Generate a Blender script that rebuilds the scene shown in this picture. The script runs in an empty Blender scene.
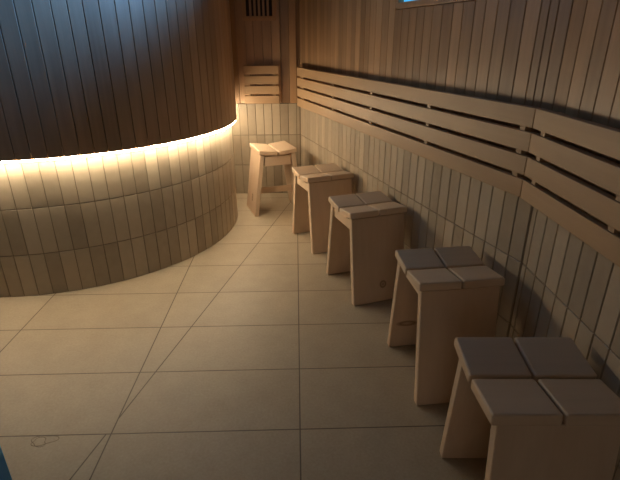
import bpy, bmesh, math, random
from mathutils import Vector, Matrix
rnd = random.Random(7)
S = bpy.context.scene
COL = S.collection

# ------------------------------------------------------------------ materials
def new_mat(name):
    m = bpy.data.materials.new(name); m.use_nodes = True
    nt = m.node_tree
    return m, nt, nt.nodes['Principled BSDF']

def N(nt, typ, **kw):
    n = nt.nodes.new(typ)
    for k, v in kw.items():
        if k == 'op': n.operation = v
        elif k == 'ins':
            for i, x in v.items(): n.inputs[i].default_value = x
        else: setattr(n, k, v)
    return n

def mth(nt, op, a, b=None):
    n = nt.nodes.new('ShaderNodeMath'); n.operation = op
    for i, x in enumerate((a, b)):
        if x is None: continue
        if isinstance(x, (int, float)): n.inputs[i].default_value = x
        else: nt.links.new(x, n.inputs[i])
    return n.outputs[0]

def wood(name, dark, light, axis='z', rough=0.5, spec=0.5, tone=True, tone_amt=0.55, knots=(), grain=1.0, bump=0.12):
    m, nt, b = new_mat(name); L = nt.links
    tc = N(nt, 'ShaderNodeTexCoord')
    at = N(nt, 'ShaderNodeAttribute', attribute_name='tone')
    sc = {'x': (1.6, 55, 55), 'y': (55, 1.6, 55), 'z': (55, 55, 1.6)}[axis]
    mp = N(nt, 'ShaderNodeMapping'); mp.inputs['Scale'].default_value = [s*grain for s in sc]
    L.new(tc.outputs['Object'], mp.inputs['Vector'])
    off = N(nt, 'ShaderNodeCombineXYZ')
    o = mth(nt, 'MULTIPLY', at.outputs['Fac'], 37.0)
    for i in range(3): L.new(o, off.inputs[i])
    L.new(off.outputs[0], mp.inputs['Location'])
    n1 = N(nt, 'ShaderNodeTexNoise'); n1.inputs['Scale'].default_value = 1.0; n1.inputs['Detail'].default_value = 5; n1.inputs['Roughness'].default_value = .6
    L.new(mp.outputs[0], n1.inputs['Vector'])
    mp2 = N(nt, 'ShaderNodeMapping'); mp2.inputs['Scale'].default_value = [3 + 6*(s > 10) for s in sc]
    L.new(tc.outputs['Object'], mp2.inputs['Vector']); L.new(off.outputs[0], mp2.inputs['Location'])
    n2 = N(nt, 'ShaderNodeTexNoise'); n2.inputs['Scale'].default_value = 1.0; n2.inputs['Detail'].default_value = 2
    L.new(mp2.outputs[0], n2.inputs['Vector'])
    g = mth(nt, 'ADD', mth(nt, 'MULTIPLY', n1.outputs['Fac'], .45), mth(nt, 'MULTIPLY', n2.outputs['Fac'], .4))
    if tone:
        g = mth(nt, 'ADD', mth(nt, 'MULTIPLY', g, 1 - tone_amt*.6), mth(nt, 'MULTIPLY', at.outputs['Fac'], tone_amt))
    cr = N(nt, 'ShaderNodeValToRGB')
    cr.color_ramp.elements[0].position = .15; cr.color_ramp.elements[0].color = (*dark, 1)
    cr.color_ramp.elements[1].position = .75; cr.color_ramp.elements[1].color = (*light, 1)
    L.new(g, cr.inputs[0])
    colour = cr.outputs[0]
    for (kx, ky, kz, rx, ry, rz) in knots:
        km = N(nt, 'ShaderNodeMapping'); km.vector_type = 'POINT'
        km.inputs['Location'].default_value = (-kx/rx, -ky/ry, -kz/rz); km.inputs['Scale'].default_value = (1/rx, 1/ry, 1/rz)
        L.new(tc.outputs['Object'], km.inputs['Vector'])
        ln = N(nt, 'ShaderNodeVectorMath', operation='LENGTH'); L.new(km.outputs[0], ln.inputs[0])
        kr = N(nt, 'ShaderNodeValToRGB'); e = kr.color_ramp.elements
        e[0].position = 0; e[0].color = (.75, .75, .75, 1); e[1].position = 1; e[1].color = (0, 0, 0, 1)
        x = e.new(.45); x.color = (.25, .25, .25, 1); x = e.new(.7); x.color = (.8, .8, .8, 1)
        L.new(ln.outputs['Value'], kr.inputs[0])
        mx = N(nt, 'ShaderNodeMix', data_type='RGBA'); mx.inputs['B'].default_value = (.16, .07, .025, 1)
        L.new(kr.outputs[0], mx.inputs['Factor']); L.new(colour, mx.inputs['A']); colour = mx.outputs['Result']
    L.new(colour, b.inputs['Base Color'])
    b.inputs['Roughness'].default_value = rough; b.inputs['Specular IOR Level'].default_value = spec
    bp = N(nt, 'ShaderNodeBump'); bp.inputs['Strength'].default_value = bump; bp.inputs['Distance'].default_value = .002
    L.new(n1.outputs['Fac'], bp.inputs['Height']); L.new(bp.outputs[0], b.inputs['Normal'])
    return m

def tile_mat(name, dark, light, rough=.42):
    m, nt, b = new_mat(name); L = nt.links
    tc = N(nt, 'ShaderNodeTexCoord'); at = N(nt, 'ShaderNodeAttribute', attribute_name='tone')
    n1 = N(nt, 'ShaderNodeTexNoise'); n1.inputs['Scale'].default_value = 26; n1.inputs['Detail'].default_value = 4
    L.new(tc.outputs['Object'], n1.inputs['Vector'])
    g = mth(nt, 'ADD', mth(nt, 'MULTIPLY', n1.outputs['Fac'], .35), mth(nt, 'MULTIPLY', at.outputs['Fac'], .6))
    cr = N(nt, 'ShaderNodeValToRGB')
    cr.color_ramp.elements[0].position = .1; cr.color_ramp.elements[0].color = (*dark, 1)
    cr.color_ramp.elements[1].position = .85; cr.color_ramp.elements[1].color = (*light, 1)
    L.new(g, cr.inputs[0]); L.new(cr.outputs[0], b.inputs['Base Color'])
    b.inputs['Roughness'].default_value = rough
    n2 = N(nt, 'ShaderNodeTexNoise'); n2.inputs['Scale'].default_value = 14; n2.inputs['Detail'].default_value = 2
    L.new(tc.outputs['Object'], n2.inputs['Vector'])
    bp = N(nt, 'ShaderNodeBump'); bp.inputs['Strength'].default_value = .35; bp.inputs['Distance'].default_value = .006
    L.new(n2.outputs['Fac'], bp.inputs['Height']); L.new(bp.outputs[0], b.inputs['Normal'])
    return m

def plain(name, colr, rough=.6, metal=0, emit=None, es=0):
    m, nt, b = new_mat(name)
    b.inputs['Base Color'].default_value = (*colr, 1); b.inputs['Roughness'].default_value = rough; b.inputs['Metallic'].default_value = metal
    nz = N(nt, 'ShaderNodeTexNoise'); nz.inputs['Scale'].default_value = 40
    bp = N(nt, 'ShaderNodeBump'); bp.inputs['Strength'].default_value = .05; bp.inputs['Distance'].default_value = .001
    nt.links.new(nz.outputs['Fac'], bp.inputs['Height']); nt.links.new(bp.outputs[0], b.inputs['Normal'])
    if emit:
        b.inputs['Emission Color'].default_value = (*emit, 1); b.inputs['Emission Strength'].default_value = es
    return m

CEDAR = wood('cedar_boards', (.18, .096, .045), (.50, .305, .165), 'z', rough=.42, spec=.6, tone_amt=.30)
CEDAR_H = wood('cedar_boards_level', (.20, .095, .045), (.50, .30, .17), 'y', rough=.5, tone_amt=.6)
DARKWOOD = wood('dark_stained_boards', (.045, .022, .011), (.13, .07, .038), 'y', rough=.55, tone_amt=.3)
SLAT = wood('alder_slats', (.37, .225, .115), (.49, .32, .175), 'x', rough=.5, tone_amt=.25)
POST = wood('light_post', (.36, .19, .085), (.50, .30, .15), 'z', rough=.5, tone_amt=.2)
TILE = tile_mat('beige_strip_tile', (.33, .265, .19), (.50, .415, .305))
GROUT = plain('grout', (.20, .155, .105), .9)
DARK = plain('dark_batten_space', (.03, .02, .014), .9)
LED = plain('warm_light_strip', (.9, .8, .6), .5, emit=(1.0, .82, .56), es=158)
SKYGLASS = plain('blue_lit_glass', (.03, .1, .15), .1, emit=(.09, .50, .90), es=1.0)
DOORBLUE = plain('door_glass_blue_light', (.03, .18, .38), .3)  # blue light reflected in the door glass is put into its colour
DOORFRAME = plain('door_frame_blue_light', (.08, .42, .88), .4, 0)  # blue light on the door frame is put into its base colour
DARKSEAL = plain('dark_seal', (.01, .03, .06), .6)

def floor_mat():
    m, nt, b = new_mat('stone_floor_tile'); L = nt.links
    tc = N(nt, 'ShaderNodeTexCoord'); sp = N(nt, 'ShaderNodeSeparateXYZ'); L.new(tc.outputs['Object'], sp.inputs[0])
    X, Y = sp.outputs[0], sp.outputs[1]
    def dist(c, step):  # distance to nearest joint
        a = mth(nt, 'ADD', mth(nt, 'DIVIDE', c, step), 100.5)
        return mth(nt, 'MULTIPLY', mth(nt, 'ABSOLUTE', mth(nt, 'SUBTRACT', mth(nt, 'FRACT', a), .5)), step)
    d = mth(nt, 'MINIMUM', dist(X, .6), dist(Y, .3))
    # diagonal fall cut
    (x1, y1), (x2, y2) = CUT
    l = math.hypot(x2-x1, y2-y1); nx, ny = (y2-y1)/l, -(x2-x1)/l
    dd = mth(nt, 'ABSOLUTE', mth(nt, 'ADD', mth(nt, 'ADD', mth(nt, 'MULTIPLY', X, nx), mth(nt, 'MULTIPLY', Y, ny)), -(x1*nx+y1*ny)))
    hole = mth(nt, 'MULTIPLY', mth(nt, 'GREATER_THAN', Y, 0.0), mth(nt, 'LESS_THAN', Y, .065))
    dd = mth(nt, 'ADD', dd, hole)
    d = mth(nt, 'MINIMUM', d, dd)
    mr = N(nt, 'ShaderNodeMapRange'); mr.inputs['From Min'].default_value = .0013; mr.inputs['From Max'].default_value = .0028
    L.new(d, mr.inputs['Value'])
    n1 = N(nt, 'ShaderNodeTexNoise'); n1.inputs['Scale'].default_value = 9; n1.inputs['Detail'].default_value = 7; n1.inputs['Roughness'].default_value = .65
    n2 = N(nt, 'ShaderNodeTexNoise'); n2.inputs['Scale'].default_value = 120; n2.inputs['Detail'].default_value = 3
    for n in (n1, n2): L.new(tc.outputs['Object'], n.inputs['Vector'])
    g = mth(nt, 'ADD', mth(nt, 'MULTIPLY', n1.outputs['Fac'], .5), mth(nt, 'MULTIPLY', n2.outputs['Fac'], .5))
    # tile to tile variation
    cx = mth(nt, 'FLOOR', mth(nt, 'DIVIDE', X, .6)); cy = mth(nt, 'FLOOR', mth(nt, 'DIVIDE', Y, .3))
    cv = N(nt, 'ShaderNodeCombineXYZ'); L.new(cx, cv.inputs[0]); L.new(cy, cv.inputs[1])
    wn = N(nt, 'ShaderNodeTexWhiteNoise'); L.new(cv.outputs[0], wn.inputs['Vector'])
    g = mth(nt, 'ADD', g, mth(nt, 'MULTIPLY', mth(nt, 'SUBTRACT', wn.outputs['Value'], .5), .10))
    cr = N(nt, 'ShaderNodeValToRGB')
    cr.color_ramp.elements[0].position = .3; cr.color_ramp.elements[0].color = (.36, .29, .20, 1)
    cr.color_ramp.elements[1].position = .72; cr.color_ramp.elements[1].color = (.47, .39, .28, 1)
    L.new(g, cr.inputs[0])
    mx = N(nt, 'ShaderNodeMix', data_type='RGBA'); mx.inputs['A'].default_value = (.10, .07, .045, 1)
    L.new(mr.outputs[0], mx.inputs['Factor']); L.new(cr.outputs[0], mx.inputs['B'])
    L.new(mx.outputs['Result'], b.inputs['Base Color']); b.inputs['Roughness'].default_value = .5
    h = mth(nt, 'ADD', mth(nt, 'MULTIPLY', n2.outputs['Fac'], .18), mr.outputs[0])
    bp = N(nt, 'ShaderNodeBump'); bp.inputs['Strength'].default_value = .3; bp.inputs['Distance'].default_value = .002
    L.new(h, bp.inputs['Height']); L.new(bp.outputs[0], b.inputs['Normal'])
    return m
CUT = ((-.663, -.193), (-.062, 2.25))

# ------------------------------------------------------------------ helpers
def link(name, me, mat, parent=None):
    o = bpy.data.objects.new(name, me); COL.objects.link(o)
    if mat: me.materials.append(mat)
    if parent: o.parent = parent
    return o

class MB:
    """collects shapes for ONE mesh, with a 'tone' value per face"""
    def __init__(s): s.v = []; s.f = []; s.t = []
    def add(s, vs, fs, tone=None):
        o = len(s.v); tone = rnd.random() if tone is None else tone
        s.v += [tuple(v) for v in vs]
        for f in fs: s.f.append([o+i for i in f]); s.t.append(tone)
    def box(s, a, b, bev=0, M=None, tone=None):
        """axis box a..b with chamfered edges; M optional matrix"""
        bm = bmesh.new(); bmesh.ops.create_cube(bm, size=1)
        for v in bm.verts: v.co = Vector([(a[i]+b[i])/2 + v.co[i]*(b[i]-a[i]) for i in range(3)])
        if bev: bmesh.ops.bevel(bm, geom=bm.edges[:], offset=bev, segments=2, profile=.5, affect='EDGES')
        if M: bm.transform(M)
        bm.verts.index_update()
        s.add([v.co[:] for v in bm.verts], [[v.index for v in f.verts] for f in bm.faces], tone); bm.free()
    def plank(s, P, T, Nn, w, z0, z1, d, bev, tone=None):
        """upright strip: centre P (on its back plane), along T (width w), facing Nn, depth d"""
        h = w/2; vs = []
        for (dep, ins) in ((0, 0), (d-bev, 0), (d, bev)):
            for (sx, z) in ((-1, z0+ins), (1, z0+ins), (1, z1-ins), (-1, z1-ins)):
                p = P + T*(sx*(h-ins)) + Nn*dep; vs.append((p.x, p.y, z))
        fs = [(8, 9, 10, 11)]
        for a in (0, 4):
            for i in range(4): j = (i+1) % 4; fs.append((a+i, a+j, a+4+j, a+4+i))
        s.add(vs, fs, tone)
    def build(s, name, mat, parent=None, smooth=False, loc=None):
        me = bpy.data.meshes.new(name); me.from_pydata(s.v, [], s.f)
        at = me.attributes.new('tone', 'FLOAT', 'FACE'); at.data.foreach_set('value', s.t)
        bm = bmesh.new(); bm.from_mesh(me); bmesh.ops.recalc_face_normals(bm, faces=bm.faces); bm.to_mesh(me); bm.free()
        if smooth:
            for p in me.polygons: p.use_smooth = True
        me.update()
        return link(name, me, mat, parent)

def tag(o, label=None, cat=None, group=None, kind=None):
    if label: o['label'] = label
    if cat: o['category'] = cat
    if group: o['group'] = group
    if kind: o['kind'] = kind
    return o
def empty(name, loc, rz=0):
    o = bpy.data.objects.new(name, None); COL.objects.link(o); o.location = loc; o.rotation_euler = (0, 0, rz)
    o.empty_display_size = .1
    return o

TH = 0.2353          # strip-tile row height
TW = 0.0622          # strip-tile and board module
ZT = 3*TH            # top of tiles 0.706
ZC = 2.30            # ceiling

def seg_tiles(mb, A, B, rows, pitch=TW, gap=.0035, d=.010, phase=0, Nn=None, off=-.010):
    A, B = Vector(A), Vector(B); T = (B-A).normalized(); Nn = Nn or Vector((-T.y, T.x)); L = (B-A).length
    s = -phase
    while s < L - .002:
        a, b = max(s, 0)+gap/2, min(s+pitch, L)-gap/2
        if b-a > .006:
            for r in range(rows):
                mb.plank(A+T*((a+b)/2)+Nn*(off+rnd.uniform(-.0004, .0004)), T, Nn, b-a, r*TH+gap/2, (r+1)*TH-gap/2, d, .0015)
        s += pitch
def seg_boards(mb, A, B, z0, z1, holes=(), pitch=TW, gap=.0021, d=.014, off=-.014, Nn=None, jitter=.006):
    A, B = Vector(A), Vector(B); T = (B-A).normalized(); Nn = Nn or Vector((-T.y, T.x)); L = (B-A).length
    s = 0
    while s < L - .004:
        w = pitch + rnd.uniform(-jitter, jitter)
        if L-(s+w) < .012: w = L-s
        cuts = [s, s+w]
        for h in holes:
            for c in h[:2]:
                if s+.012 < c < s+w-.012: cuts.append(c)
        cuts.sort()
        tone = rnd.random()
        for a, b in zip(cuts, cuts[1:]):
            c = (a+b)/2; zs = [(z0, z1)]
            for (h0, h1, hz0, hz1) in holes:
                if h0 < c < h1: zs = [(z0, hz0), (hz1, z1)]
            for (p, q) in zs:
                mb.plank(A+T*c+Nn*off, T, Nn, (b-a)-gap, p, q, d, .0016, tone)
        s += w

# ------------------------------------------------------------------ room
XL, YR = -2.05, -3.1
A0, A1, B1 = Vector((.033, 2.527)), Vector((.737, .22)), Vector((.737, YR))
TA = (A1-A0).normalized(); NA = Vector((TA.y, -TA.x))          # into the room?
if NA.dot(Vector((-1, 0))) < 0: NA = -NA
TB = Vector((0, -1)); NB = Vector((-1, 0))

mb = MB(); mb.box((XL-.1, YR-.1, -.06), (.95, 2.65, 0)); floor = mb.build('floor', floor_mat()); tag(floor, kind='structure')
mb = MB(); x = XL
mb.box((XL-.1, YR-.1, ZC), (.95, 2.65, ZC+.05))
ceil = mb.build('ceiling', DARKWOOD); tag(ceil, kind='structure')
mb = MB()
k = 0; y = XL
while y < .9:
    mb.box((y+.0015, YR, ZC-.012), (y+.088, 2.52, ZC), .001); y += .09
mb.build('ceiling_cladding', DARKWOOD, ceil)

# back wall
mb = MB(); mb.box((XL-.1, 2.545, 0), (.06, 2.62, ZC)); mb.box((XL-.1, 2.5285, 0), (.033, 2.546, ZT-.004)); wb = mb.build('wall_back', GROUT); tag(wb, kind='structure')
mb = MB(); seg_tiles(mb, (.031, 2.535), (-.66, 2.535), 3, Nn=Vector((0, -1)), off=0, phase=.036)
mb.build('tile_cladding', TILE, wb)
mb = MB(); seg_boards(mb, (-.105, 2.541), (-.66, 2.541), ZT+.002, ZC, Nn=Vector((0, -1)), off=0)
mb.plank(Vector((-.073, 2.541)), Vector((1, 0)), Vector((0, -1)), .058, ZT+.002, ZC, .010, .001, .05)
mb.build('wood_cladding', CEDAR, wb)
mb = MB(); mb.plank(Vector((-.016, 2.543)), Vector((1, 0)), Vector((0, -1)), .052, ZT+.002, ZC, .034, .003, .7)
mb.plank(Vector((.0225, 2.543)), Vector((1, 0)), Vector((0, -1)), .020, ZT+.002, ZC, .012, .002, .5)
mb.build('corner_post', POST, wb)

# right wall : far run slants to the corner, near run is straight
WIN = ((A0-Vector((.465, 1.083))).length-.045, (A0-Vector((.465, 1.083))).length+.80, 1.295, 1.70)
mb = MB()
def wall_box(mb, A, B, Nn, z0, z1, back=.02, thick=.15):
    a, b = A-Nn*back, B-Nn*back; c, d = b-Nn*thick, a-Nn*thick
    vs = [(p.x, p.y, z) for z in (z0, z1) for p in (a, b, c, d)]
    mb.add(vs, [(0, 1, 2, 3), (4, 5, 6, 7), (0, 1, 5, 4), (1, 2, 6, 5), (2, 3, 7, 6), (3, 0, 4, 7)])
W0, W1 = A0+TA*WIN[0], A0+TA*WIN[1]
wall_box(mb, A0, W0, NA, 0, ZC); wall_box(mb, W1, A1, NA, 0, ZC)
wall_box(mb, W0, W1, NA, 0, WIN[2]); wall_box(mb, W0, W1, NA, WIN[3], ZC)
wall_box(mb, A1+Vector((0, .03)), B1, NB, 0, ZC)
wall_box(mb, A0, A1, NA, 0, ZT-.004, .004, .02); wall_box(mb, A1, B1, NB, 0, ZT-.004, .004, .02)
wr = mb.build('wall_right', GROUT); tag(wr, kind='structure')
mb = MB(); seg_tiles(mb, A0, A1, 3, Nn=NA, phase=.02); seg_tiles(mb, A1, B1, 3, Nn=NB, phase=.035)
mb.build('tile_cladding', TILE, wr)
F = .026
mb = MB(); seg_boards(mb, A0, A1, ZT+.002, ZC, holes=[(WIN[0]-F, WIN[1]+F, WIN[2]-F, WIN[3]+F)], Nn=NA)
seg_boards(mb, A1, B1, ZT+.002, ZC, Nn=NB)
mb.build('wood_cladding', CEDAR, wr)
# window in the right wall
def seg_box(mb, T, Nn, O, s0, s1, n0, n1, z0, z1, bev=.002, tone=None):
    M = Matrix(((T.x, Nn.x, 0, O.x), (T.y, Nn.y, 0, O.y), (0, 0, 1, 0), (0, 0, 0, 1)))
    mb.box((s0, n0, z0), (s1, n1, z1), bev, M, tone)
mb = MB()
seg_box(mb, TA, NA, A0, WIN[0]-F+.002, WIN[1]+F-.002, -.155, .006, WIN[2]-F+.002, WIN[2], tone=.5)
seg_box(mb, TA, NA, A0, WIN[0]-F+.002, WIN[1]+F-.002, -.155, .006, WIN[3], WIN[3]+F-.002, tone=.5)
seg_box(mb, TA, NA, A0, WIN[0]-F+.002, WIN[0], -.155, .006, WIN[2], WIN[3], tone=.5)
seg_box(mb, TA, NA, A0, WIN[1], WIN[1]+F-.002, -.155, .006, WIN[2], WIN[3], tone=.5)
win = mb.build('window_1', CEDAR); tag(win, kind='structure')
mb = MB(); seg_box(mb, TA, NA, A0, WIN[0]+.001, WIN[1]-.001, -.03, -.02, WIN[2]+.001, WIN[3]-.001, 0)
mb.build('window_pane', SKYGLASS, win)

# left and rear walls (beside and behind the viewpoint)
mb = MB(); mb.box((XL-.1, YR-.1, 0), (XL-.02, 2.54, ZC)); wl = mb.build('wall_left', GROUT); tag(wl, kind='structure')
mb = MB(); seg_tiles(mb, (XL-.01, YR), (XL-.01, 1.1), 3, Nn=Vector((1, 0)), off=0); mb.build('tile_cladding', TILE, wl)
mb = MB(); seg_boards(mb, (XL-.014, YR), (XL-.014, 1.1), ZT+.002, ZC, Nn=Vector((1, 0)), off=0); mb.build('wood_cladding', CEDAR, wl)
mb = MB(); mb.box((XL, YR-.1, 0), (.80, YR-.02, ZC)); wre = mb.build('wall_rear', GROUT); tag(wre, kind='structure')
mb = MB(); seg_tiles(mb, (XL, YR-.01), (.73, YR-.01), 3, Nn=Vector((0, 1)), off=0); mb.build('tile_cladding', TILE, wre)
mb = MB(); seg_boards(mb, (XL, YR-.014), (.73, YR-.014), ZT+.002, ZC, Nn=Vector((0, 1)), off=0); mb.build('wood_cladding', CEDAR, wre)

# curved wall (drum): tiles below, overhanging boards above
DC = Vector((-1.443, 1.910)); RT, RW = 1.022, 1.058; ZD = .672; DZ = (0, .218, .445, ZD)
a_end = math.asin((2.533-DC.y)/RW); a_start = -math.acos(max(-1, (XL+.004-DC.x)/RW))
def arc_pt(r, a): return Vector((DC.x+r*math.cos(a), DC.y+r*math.sin(a)))
def arc_shell(mb, r, rin, z0, z1, n=96, tone=.3):
    vs = []; fs = []
    for i in range(n+1):
        a = a_start + (a_end-a_start)*i/n
        for (rr, z) in ((r, z0), (r, z1), (rin, z1), (rin, z0)):
            p = arc_pt(rr, a); vs.append((p.x, min(p.y, 2.54), z))
    for i in range(n):
        o = i*4
        for j in range(4): fs.append((o+j, o+(j+1) % 4, o+4+(j+1) % 4, o+4+j))
    fs += [(0, 1, 2, 3), (n*4, n*4+1, n*4+2, n*4+3)]
    mb.add(vs, fs, tone)
mb = MB(); arc_shell(mb, RT-.003, RT-.07, 0, ZD+.002); arc_shell(mb, RW-.014, RT-.07, ZD+.003, ZC)
wc = mb.build('wall_curved', GROUT); tag(wc, kind='structure')
mb = MB(); step = TW*1.06/RT; a = a_start; i = 0
while a < a_end-.01:
    b = min(a+step, a_end)
    for r in range(3):
        sh = 0
        m_ = (a+b)/2+sh; P = arc_pt(RT-.010+rnd.uniform(-.0004, .0004), m_); Nn = Vector((math.cos(m_), math.sin(m_))); T = Vector((-Nn.y, Nn.x))
        if b-a > .012: mb.plank(P, T, Nn, (b-a)*RT-.0035, DZ[r]+.0018, DZ[r+1]-.0018, .010, .0015)
    a = b
mb.build('tile_cladding', TILE, wc)
mb = MB(); a = a_start
while a < a_end-.012:
    w = (TW+rnd.uniform(-.004, .005))/RW; b = min(a+w, a_end); m_ = (a+b)/2
    Nn = Vector((math.cos(m_), math.sin(m_))); T = Vector((-Nn.y, Nn.x))
    if b-a > .012: mb.plank(arc_pt(RW-.014, m_), T, Nn, (b-a)*RW-.0028, ZD+.003, ZC, .014, .0016)
    a = b
mb.build('wood_cladding', CEDAR, wc)
# light strip under the overhang
mb = MB(); vs = []; n = 90
r0, r1, z0, z1 = RW-.012, RW-.005, ZD-.006, ZD
for i in range(n+1):
    a = a_start+.02+(a_end-a_start-.035)*i/n
    for (rr, z) in ((r1, z0), (r1, z1), (r0, z1), (r0, z0)):
        p = arc_pt(rr, a); vs.append((p.x, p.y, z))
fs = []
for i in range(n):
    o = i*4
    for j in range(4): fs.append((o+j, o+(j+1) % 4, o+4+(j+1) % 4, o+4+j))
fs += [(0, 1, 2, 3), (n*4, n*4+1, n*4+2, n*4+3)]
mb.add(vs, fs)
led = mb.build('light_strip', LED)
mb = MB(); vs = []
for i in range(n+1):
    a = a_start+.02+(a_end-a_start-.035)*i/n
    for (rr, z) in ((r0-.0005, z0-.0005), (r0-.0005, z1), (r0-.002, z1), (r0-.002, z0-.0005)):
        p = arc_pt(rr, a); vs.append((p.x, p.y, z))
mb.add(vs, fs); mb.build('shading_lip', plain('shading_lip_metal', (.5, .48, .45), .5, .6), led)  # added lip, shields the tiles from the inner face of the strip
tag(led, 'glowing warm white light strip tucked under the edge of the curved wooden wall', 'light strip')

# door edge near the camera, lower left; blue light painted into its colours
DX, DY = -.628, -.408
dr = empty('door_1', (DX, DY, 0)); tag(dr, kind='structure')
mb = MB()
for (xa, xb, za, zb) in ((-.022, 0, 0.005, 2.05), (-.85, -.828, 0.005, 2.05), (-.828, -.022, 2.02, 2.05), (-.828, -.022, 0.005, .045)):
    mb.box((xa, -.018, za), (xb, .018, zb), .002)
mb.build('door_frame', DOORFRAME, dr)
mb = MB(); mb.box((-.826, -.006, .047), (-.027, .006, 2.018)); mb.build('door_pane', DOORBLUE, dr)
mb = MB(); mb.box((-.027, -.010, .047), (-.0225, .010, 2.018)); mb.build('door_seal', DARKSEAL, dr)

# ------------------------------------------------------------------ wall backrests
SB0, SH, SG = .700, .0570, .0130
def backrest(O, T, Nn, L, battens, m0=0, m1=0, parts=4, name='wall_backrest', front=.052, th=.021):
    """long slats on battens; local x runs along the wall, local -y points into the room"""
    ang = math.atan2(T.y, T.x)
    flip = 1 if Vector((T.y, -T.x)).dot(Nn) > 0 else -1   # local -y direction
    r = empty(name, (O.x, O.y, SB0), ang)
    for k in range(parts):
        z0 = k*(SH+SG); z1 = z0+SH
        bm = bmesh.new()
        f, b = -flip*front, -flip*(front-th)
        xs0, xs1 = 0, L
        co = [(xs0+m0*front, f), (xs1-m1*front, f), (xs1-m1*(front-th), b), (xs0+m0*(front-th), b)]
        vs = [bm.verts.new((x, y, z)) for z in (z0, z1) for x, y in co]
        for q in ((3, 2, 1, 0), (4, 5, 6, 7), (0, 1, 5, 4), (1, 2, 6, 5), (2, 3, 7, 6), (3, 0, 4, 7)): bm.faces.new([vs[i] for i in q])
        bmesh.ops.recalc_face_normals(bm, faces=bm.faces)
        bmesh.ops.bevel(bm, geom=bm.edges[:], offset=.0022, segments=2, profile=.5, affect='EDGES')
        bm.verts.index_update()
        m = MB(); m.add([v.co[:] for v in bm.verts], [[v.index for v in q.verts] for q in bm.faces]); bm.free()
        m.build('slat', SLAT, r)
    for s in battens:
        m = MB(); y0, y1 = sorted((-flip*(front-th), -flip*.001))
        m.box((s-.014, y0, .004), (s+.014, y1, parts*(SH+SG)-SG-.006), .001); 
        for k in range(parts-1):
            q0, q1 = sorted((-flip*(front-.006), -flip*(front-th-.001)))
            m.box((s-.011, q0, (k+1)*(SH+SG)-SG-.001), (s+.011, q1, (k+1)*(SH+SG)+.001), 0)
        m.build('batten', SLAT, r)
    return r
LA = (A1-A0).length
def sA(y): return (A0.y-y)/(-TA.y)
phi = math.acos(max(-1, min(1, TA.dot(TB))))
mt = math.tan(phi/2)
ba = backrest(A0, TA, NA, LA-.0006, [sA(2.32), sA(1.765), sA(1.268), sA(.765), sA(.27)], m0=1.75, m1=mt, front=.052)
tag(ba, 'long four-slat wooden backrest on the slanting right wall, reaching to the far corner', 'backrest', 'slatted backrests fixed to the walls')
bb = backrest(A1+TB*.0006, TB, NB, 1.9, [.06, .425, .93, 1.43, 1.8], m0=mt, front=.052)
tag(bb, 'near four-slat wooden backrest at the right edge above the two closest stools', 'backrest', 'slatted backrests fixed to the walls')
bc = backrest(Vector((-.378, 2.5265)), Vector((1, 0)), Vector((0, -1)), .258, [.034, .222], front=.045)
bc.location.z = .7095
tag(bc, 'short square four-slat wooden backrest on the back wall behind the farthest stool', 'backrest', 'slatted backrests fixed to the walls')

# ------------------------------------------------------------------ air vent
vt = empty('air_vent', (-.248, 2.5265, 1.272)); tag(vt, 'small wooden air vent with upright slats high on the back wall', 'vent')
mb = MB(); w, h = .118, .24
mb.box((-w, -.014, 0), (w, 0, .03), .0015, tone=.6); mb.box((-w, -.014, h-.03), (w, 0, h), .0015, tone=.6)
mb.box((-w, -.014, .03), (-w+.026, 0, h-.03), .0015, tone=.6); mb.box((w-.026, -.014, .03), (w, 0, h-.03), .0015, tone=.6)
mb.build('frame', POST, vt)
mb = MB(); mb.box((-w+.026, -.003, .03), (w-.026, -.0005, h-.03)); mb.build('backing', DARK, vt)
for i in range(5):
    x = -.092+(i+1)*.184/6
    mb = MB(); mb.box((x-.0075, -.012, .03), (x+.0075, -.0035, h-.03), .001, tone=.7); mb.build('slat', CEDAR, vt)

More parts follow.
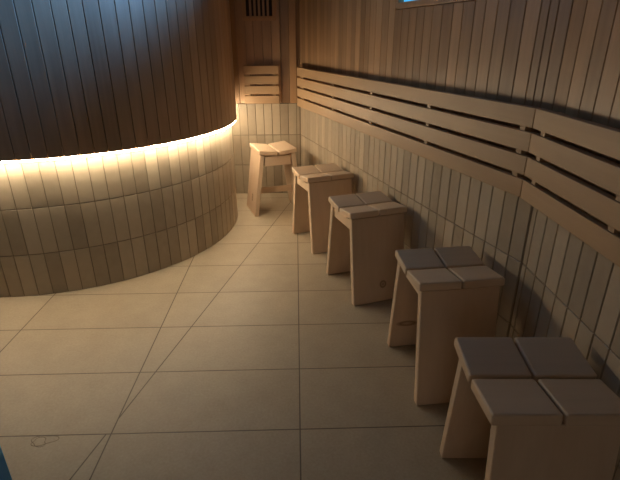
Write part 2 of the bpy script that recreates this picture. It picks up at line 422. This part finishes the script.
# ------------------------------------------------------------------ stools
WW, DD, HH, SP, PW = .285, .264, .445, .366, .264
def bev_box(a, b, bev, M, seg=3):
    bm = bmesh.new(); bmesh.ops.create_cube(bm, size=1)
    for v in bm.verts: v.co = Vector([(a[i]+b[i])/2 + v.co[i]*(b[i]-a[i]) for i in range(3)])
    bmesh.ops.bevel(bm, geom=bm.edges[:], offset=bev, segments=seg, profile=.5, affect='EDGES')
    bm.transform(M); return bm
def bm_obj(bm, name, mat, parent, tone):
    bm.verts.index_update(); m = MB(); m.add([v.co[:] for v in bm.verts], [[v.index for v in f.verts] for f in bm.faces], tone); bm.free()
    return m.build(name, mat, parent)
def stool(cx, cy, rz, label, cross=True, knots=(), xgap=.005, D=DD, ax=.112, WW=WW, HH=HH, light=(.72, .545, .385), dark=(.52, .365, .235)):
    r = empty('stool', (cx, cy, 0), rz)
    tag(r, label, 'stool', 'wooden stools standing in a row along the wall')
    mv = wood('stool_wood_upright', dark, light, 'z', rough=.55, tone_amt=.3, knots=knots, grain=.7)
    mh = wood('stool_wood_level', dark, light, 'x', rough=.5, tone_amt=.3, grain=.7)
    my = wood('stool_wood_rail', dark, light, 'y', rough=.55, tone_amt=.3, grain=.7)
    t = .028; tilt = math.radians(7); g = .0045
    for s in (-1, 1):
        # board: outer upper edge at y = s*D/2, z = HH ; slopes down to the centre
        half = (D/2-g)/math.cos(tilt)
        ranges = ((-WW/2, -xgap/2), (xgap/2, WW/2)) if cross else ((-WW/2, WW/2),)
        for (xa, xb) in ranges:
            M = Matrix.Translation((0, s*D/2, HH)) @ Matrix.Rotation(s*tilt, 4, 'X')
            ya, yb = sorted((0, -s*half))
            bm_obj(bev_box((xa, ya, -t), (xb, yb, 0), .0055, M), 'seat_board', mh, r, rnd.uniform(.2, .9))
        # leg panel, splayed
        zt = HH-t-.0045; yo_t = D/2-.007; yo_b = SP/2; pt = .030
        bm = bmesh.new()
        vs = []
        for (z, yo) in ((0, yo_b), (zt, yo_t)):
            zi = z if z == 0 else z-.0035
            for (x, y, zz) in ((-PW/2, yo, z), (PW/2, yo, z), (PW/2, yo-pt, zi), (-PW/2, yo-pt, zi)):
                vs.append(bm.verts.new((x, s*y, zz)))
        for q in ((3, 2, 1, 0), (4, 5, 6, 7), (0, 1, 5, 4), (1, 2, 6, 5), (2, 3, 7, 6), (3, 0, 4, 7)): bm.faces.new([vs[i] for i in q])
        bmesh.ops.recalc_face_normals(bm, faces=bm.faces)
        bmesh.ops.bevel(bm, geom=bm.edges[:], offset=.004, segments=3, profile=.5, affect='EDGES')
        bm_obj(bm, 'leg_panel', mv, r, rnd.uniform(.2, .9))
        # apron rails under the seat edges
    for s in (-1, 1):
        x = s*ax
        ya = D/2-.007-.030-.004
        vs = []; bm = bmesh.new()
        for z, yy in ((.352, ya+.004), (HH-t-.020, ya-.001)):
            for (xx, y) in ((x-.013, -yy), (x+.013, -yy), (x+.013, yy), (x-.013, yy)): vs.append(bm.verts.new((xx, y, z)))
        for q in ((3, 2, 1, 0), (4, 5, 6, 7), (0, 1, 5, 4), (1, 2, 6, 5), (2, 3, 7, 6), (3, 0, 4, 7)): bm.faces.new([vs[i] for i in q])
        bmesh.ops.recalc_face_normals(bm, faces=bm.faces)
        bmesh.ops.bevel(bm, geom=bm.edges[:], offset=.002, segments=2, profile=.5, affect='EDGES')
        bm_obj(bm, 'apron', my, r, rnd.uniform(.2, .9))
    z0, z1 = .125, .165
    yy = lambda z: SP/2-.030-(SP/2-(D/2-.007))*z/(HH-t)
    bm = bmesh.new(); vs = []
    for z in (z0, z1):
        for (xx, y) in ((-.013, -yy(z)), (.013, -yy(z)), (.013, yy(z)), (-.013, yy(z))): vs.append(bm.verts.new((xx, y, z)))
    for q in ((3, 2, 1, 0), (4, 5, 6, 7), (0, 1, 5, 4), (1, 2, 6, 5), (2, 3, 7, 6), (3, 0, 4, 7)): bm.faces.new([vs[i] for i in q])
    bmesh.ops.recalc_face_normals(bm, faces=bm.faces)
    bmesh.ops.bevel(bm, geom=bm.edges[:], offset=.002, segments=2, profile=.5, affect='EDGES')
    bm_obj(bm, 'stretcher', my, r, rnd.uniform(.2, .9))
    return r
stool(-.168, 2.155, -1.25, 'pale wooden stool turned sideways in the far corner, farthest of the five', cross=False, HH=.466, knots=[(.02, -.17, .11, .02, .03, .032)])
stool(.149, 1.543, .345, 'pale wooden stool beside the right wall, second farthest, just in front of the sideways stool', xgap=.003)
stool(.329, .958, .310, 'wooden stool in the middle of the row of five along the right wall', xgap=.004, knots=[(.02, -.175, .085, .02, .03, .022)])
stool(.510, .285, .099, 'second nearest wooden stool, four-board seat, dark arc stain on its rear leg panel', xgap=.006, ax=.095, knots=[(-.07, .15, .12, .055, .03, .018)])
stool(.546, -.286, -.035, 'nearest wooden stool, cut off by the bottom right corner, four-board seat', xgap=.006, D=.275, ax=.095, WW=.298)

# faint looped mark on the floor
def tube_path(pts, rad):
    m = MB(); vs = []; fs = []
    n = len(pts)
    for i, p in enumerate(pts):
        q = Vector(pts[(i+1) % n])-Vector(pts[i-1]); q.normalize(); nn = Vector((-q.y, q.x))
        for (k, z) in ((-1, .0002), (0, .0007), (1, .0002)): vs.append((p[0]+nn.x*k*rad, p[1]+nn.y*k*rad, z))
    for i in range(n):
        j = (i+1) % n
        for k in (0, 1): fs.append((i*3+k, i*3+k+1, j*3+k+1, j*3+k))
    m.add(vs, fs); return m
mx, my = -.806, -.022
pts = []
for i in range(80):
    a = i/80*2*math.pi
    rr = 1+.25*math.sin(5*a+1)
    pts.append((mx+.03*rr*math.cos(2*a)+.012*math.cos(a), my+.018*rr*math.sin(2*a)+.006*math.sin(a+1)))
sm = tube_path(pts, .0011).build('scuff_mark', plain('scuff', (.22, .17, .115), .8), floor)

# ------------------------------------------------------------------ world, camera
w = bpy.data.worlds.new('World'); S.world = w; w.use_nodes = True
w.node_tree.nodes['Background'].inputs[0].default_value = (.5, .45, .4, 1); w.node_tree.nodes['Background'].inputs[1].default_value = 0.0

f, p, yw, r, x0, y0, z0 = 468.59, .4042, .0273, -.0041, .0028, -1.1435, 1.1488
fw = Vector((math.sin(yw)*math.cos(p), math.cos(yw)*math.cos(p), -math.sin(p)))
rt = Vector((math.cos(yw), -math.sin(yw), 0)); up = rt.cross(fw)
rx = rt*math.cos(r)+up*math.sin(r); ux = -rt*math.sin(r)+up*math.cos(r)
lt = bpy.data.lights.new('blue_lamp', 'SPOT'); lt.color = (.12, .37, 1.0); lt.energy = 640; lt.spot_size = math.radians(70); lt.spot_blend = 1; lt.shadow_soft_size = .12
lo = bpy.data.objects.new('blue_lamp', lt); COL.objects.link(lo); lo.location = (.36, .98, 2.16)
lo.rotation_euler = (Vector((-.70, 1.16, 1.94))-lo.location).to_track_quat('-Z', 'Y').to_euler()
la = bpy.data.lights.new('rear_fill_light', 'AREA'); la.shape = 'RECTANGLE'; la.size = .9; la.size_y = 1.9; la.energy = 3.6; la.color = (1, .9, .8)  # added soft fill from behind the camera; the rear wall has no doorway
lb = bpy.data.objects.new('rear_fill_light', la); COL.objects.link(lb); lb.location = (-.35, -3.05, 1.05); lb.rotation_euler = (math.radians(90), 0, 0)
cam = bpy.data.cameras.new('camera'); co = bpy.data.objects.new('camera', cam); COL.objects.link(co)
cam.sensor_width = 36; cam.lens = f/620*36; cam.clip_start = .02
M = Matrix((rx, ux, -fw)).transposed().to_4x4(); M.translation = (x0, y0, z0); co.matrix_world = M
S.camera = co
S.view_settings.view_transform = 'Standard'; S.view_settings.look = 'None'; S.view_settings.gamma = 1; S.view_settings.use_curve_mapping = False
S.view_settings.exposure = 0
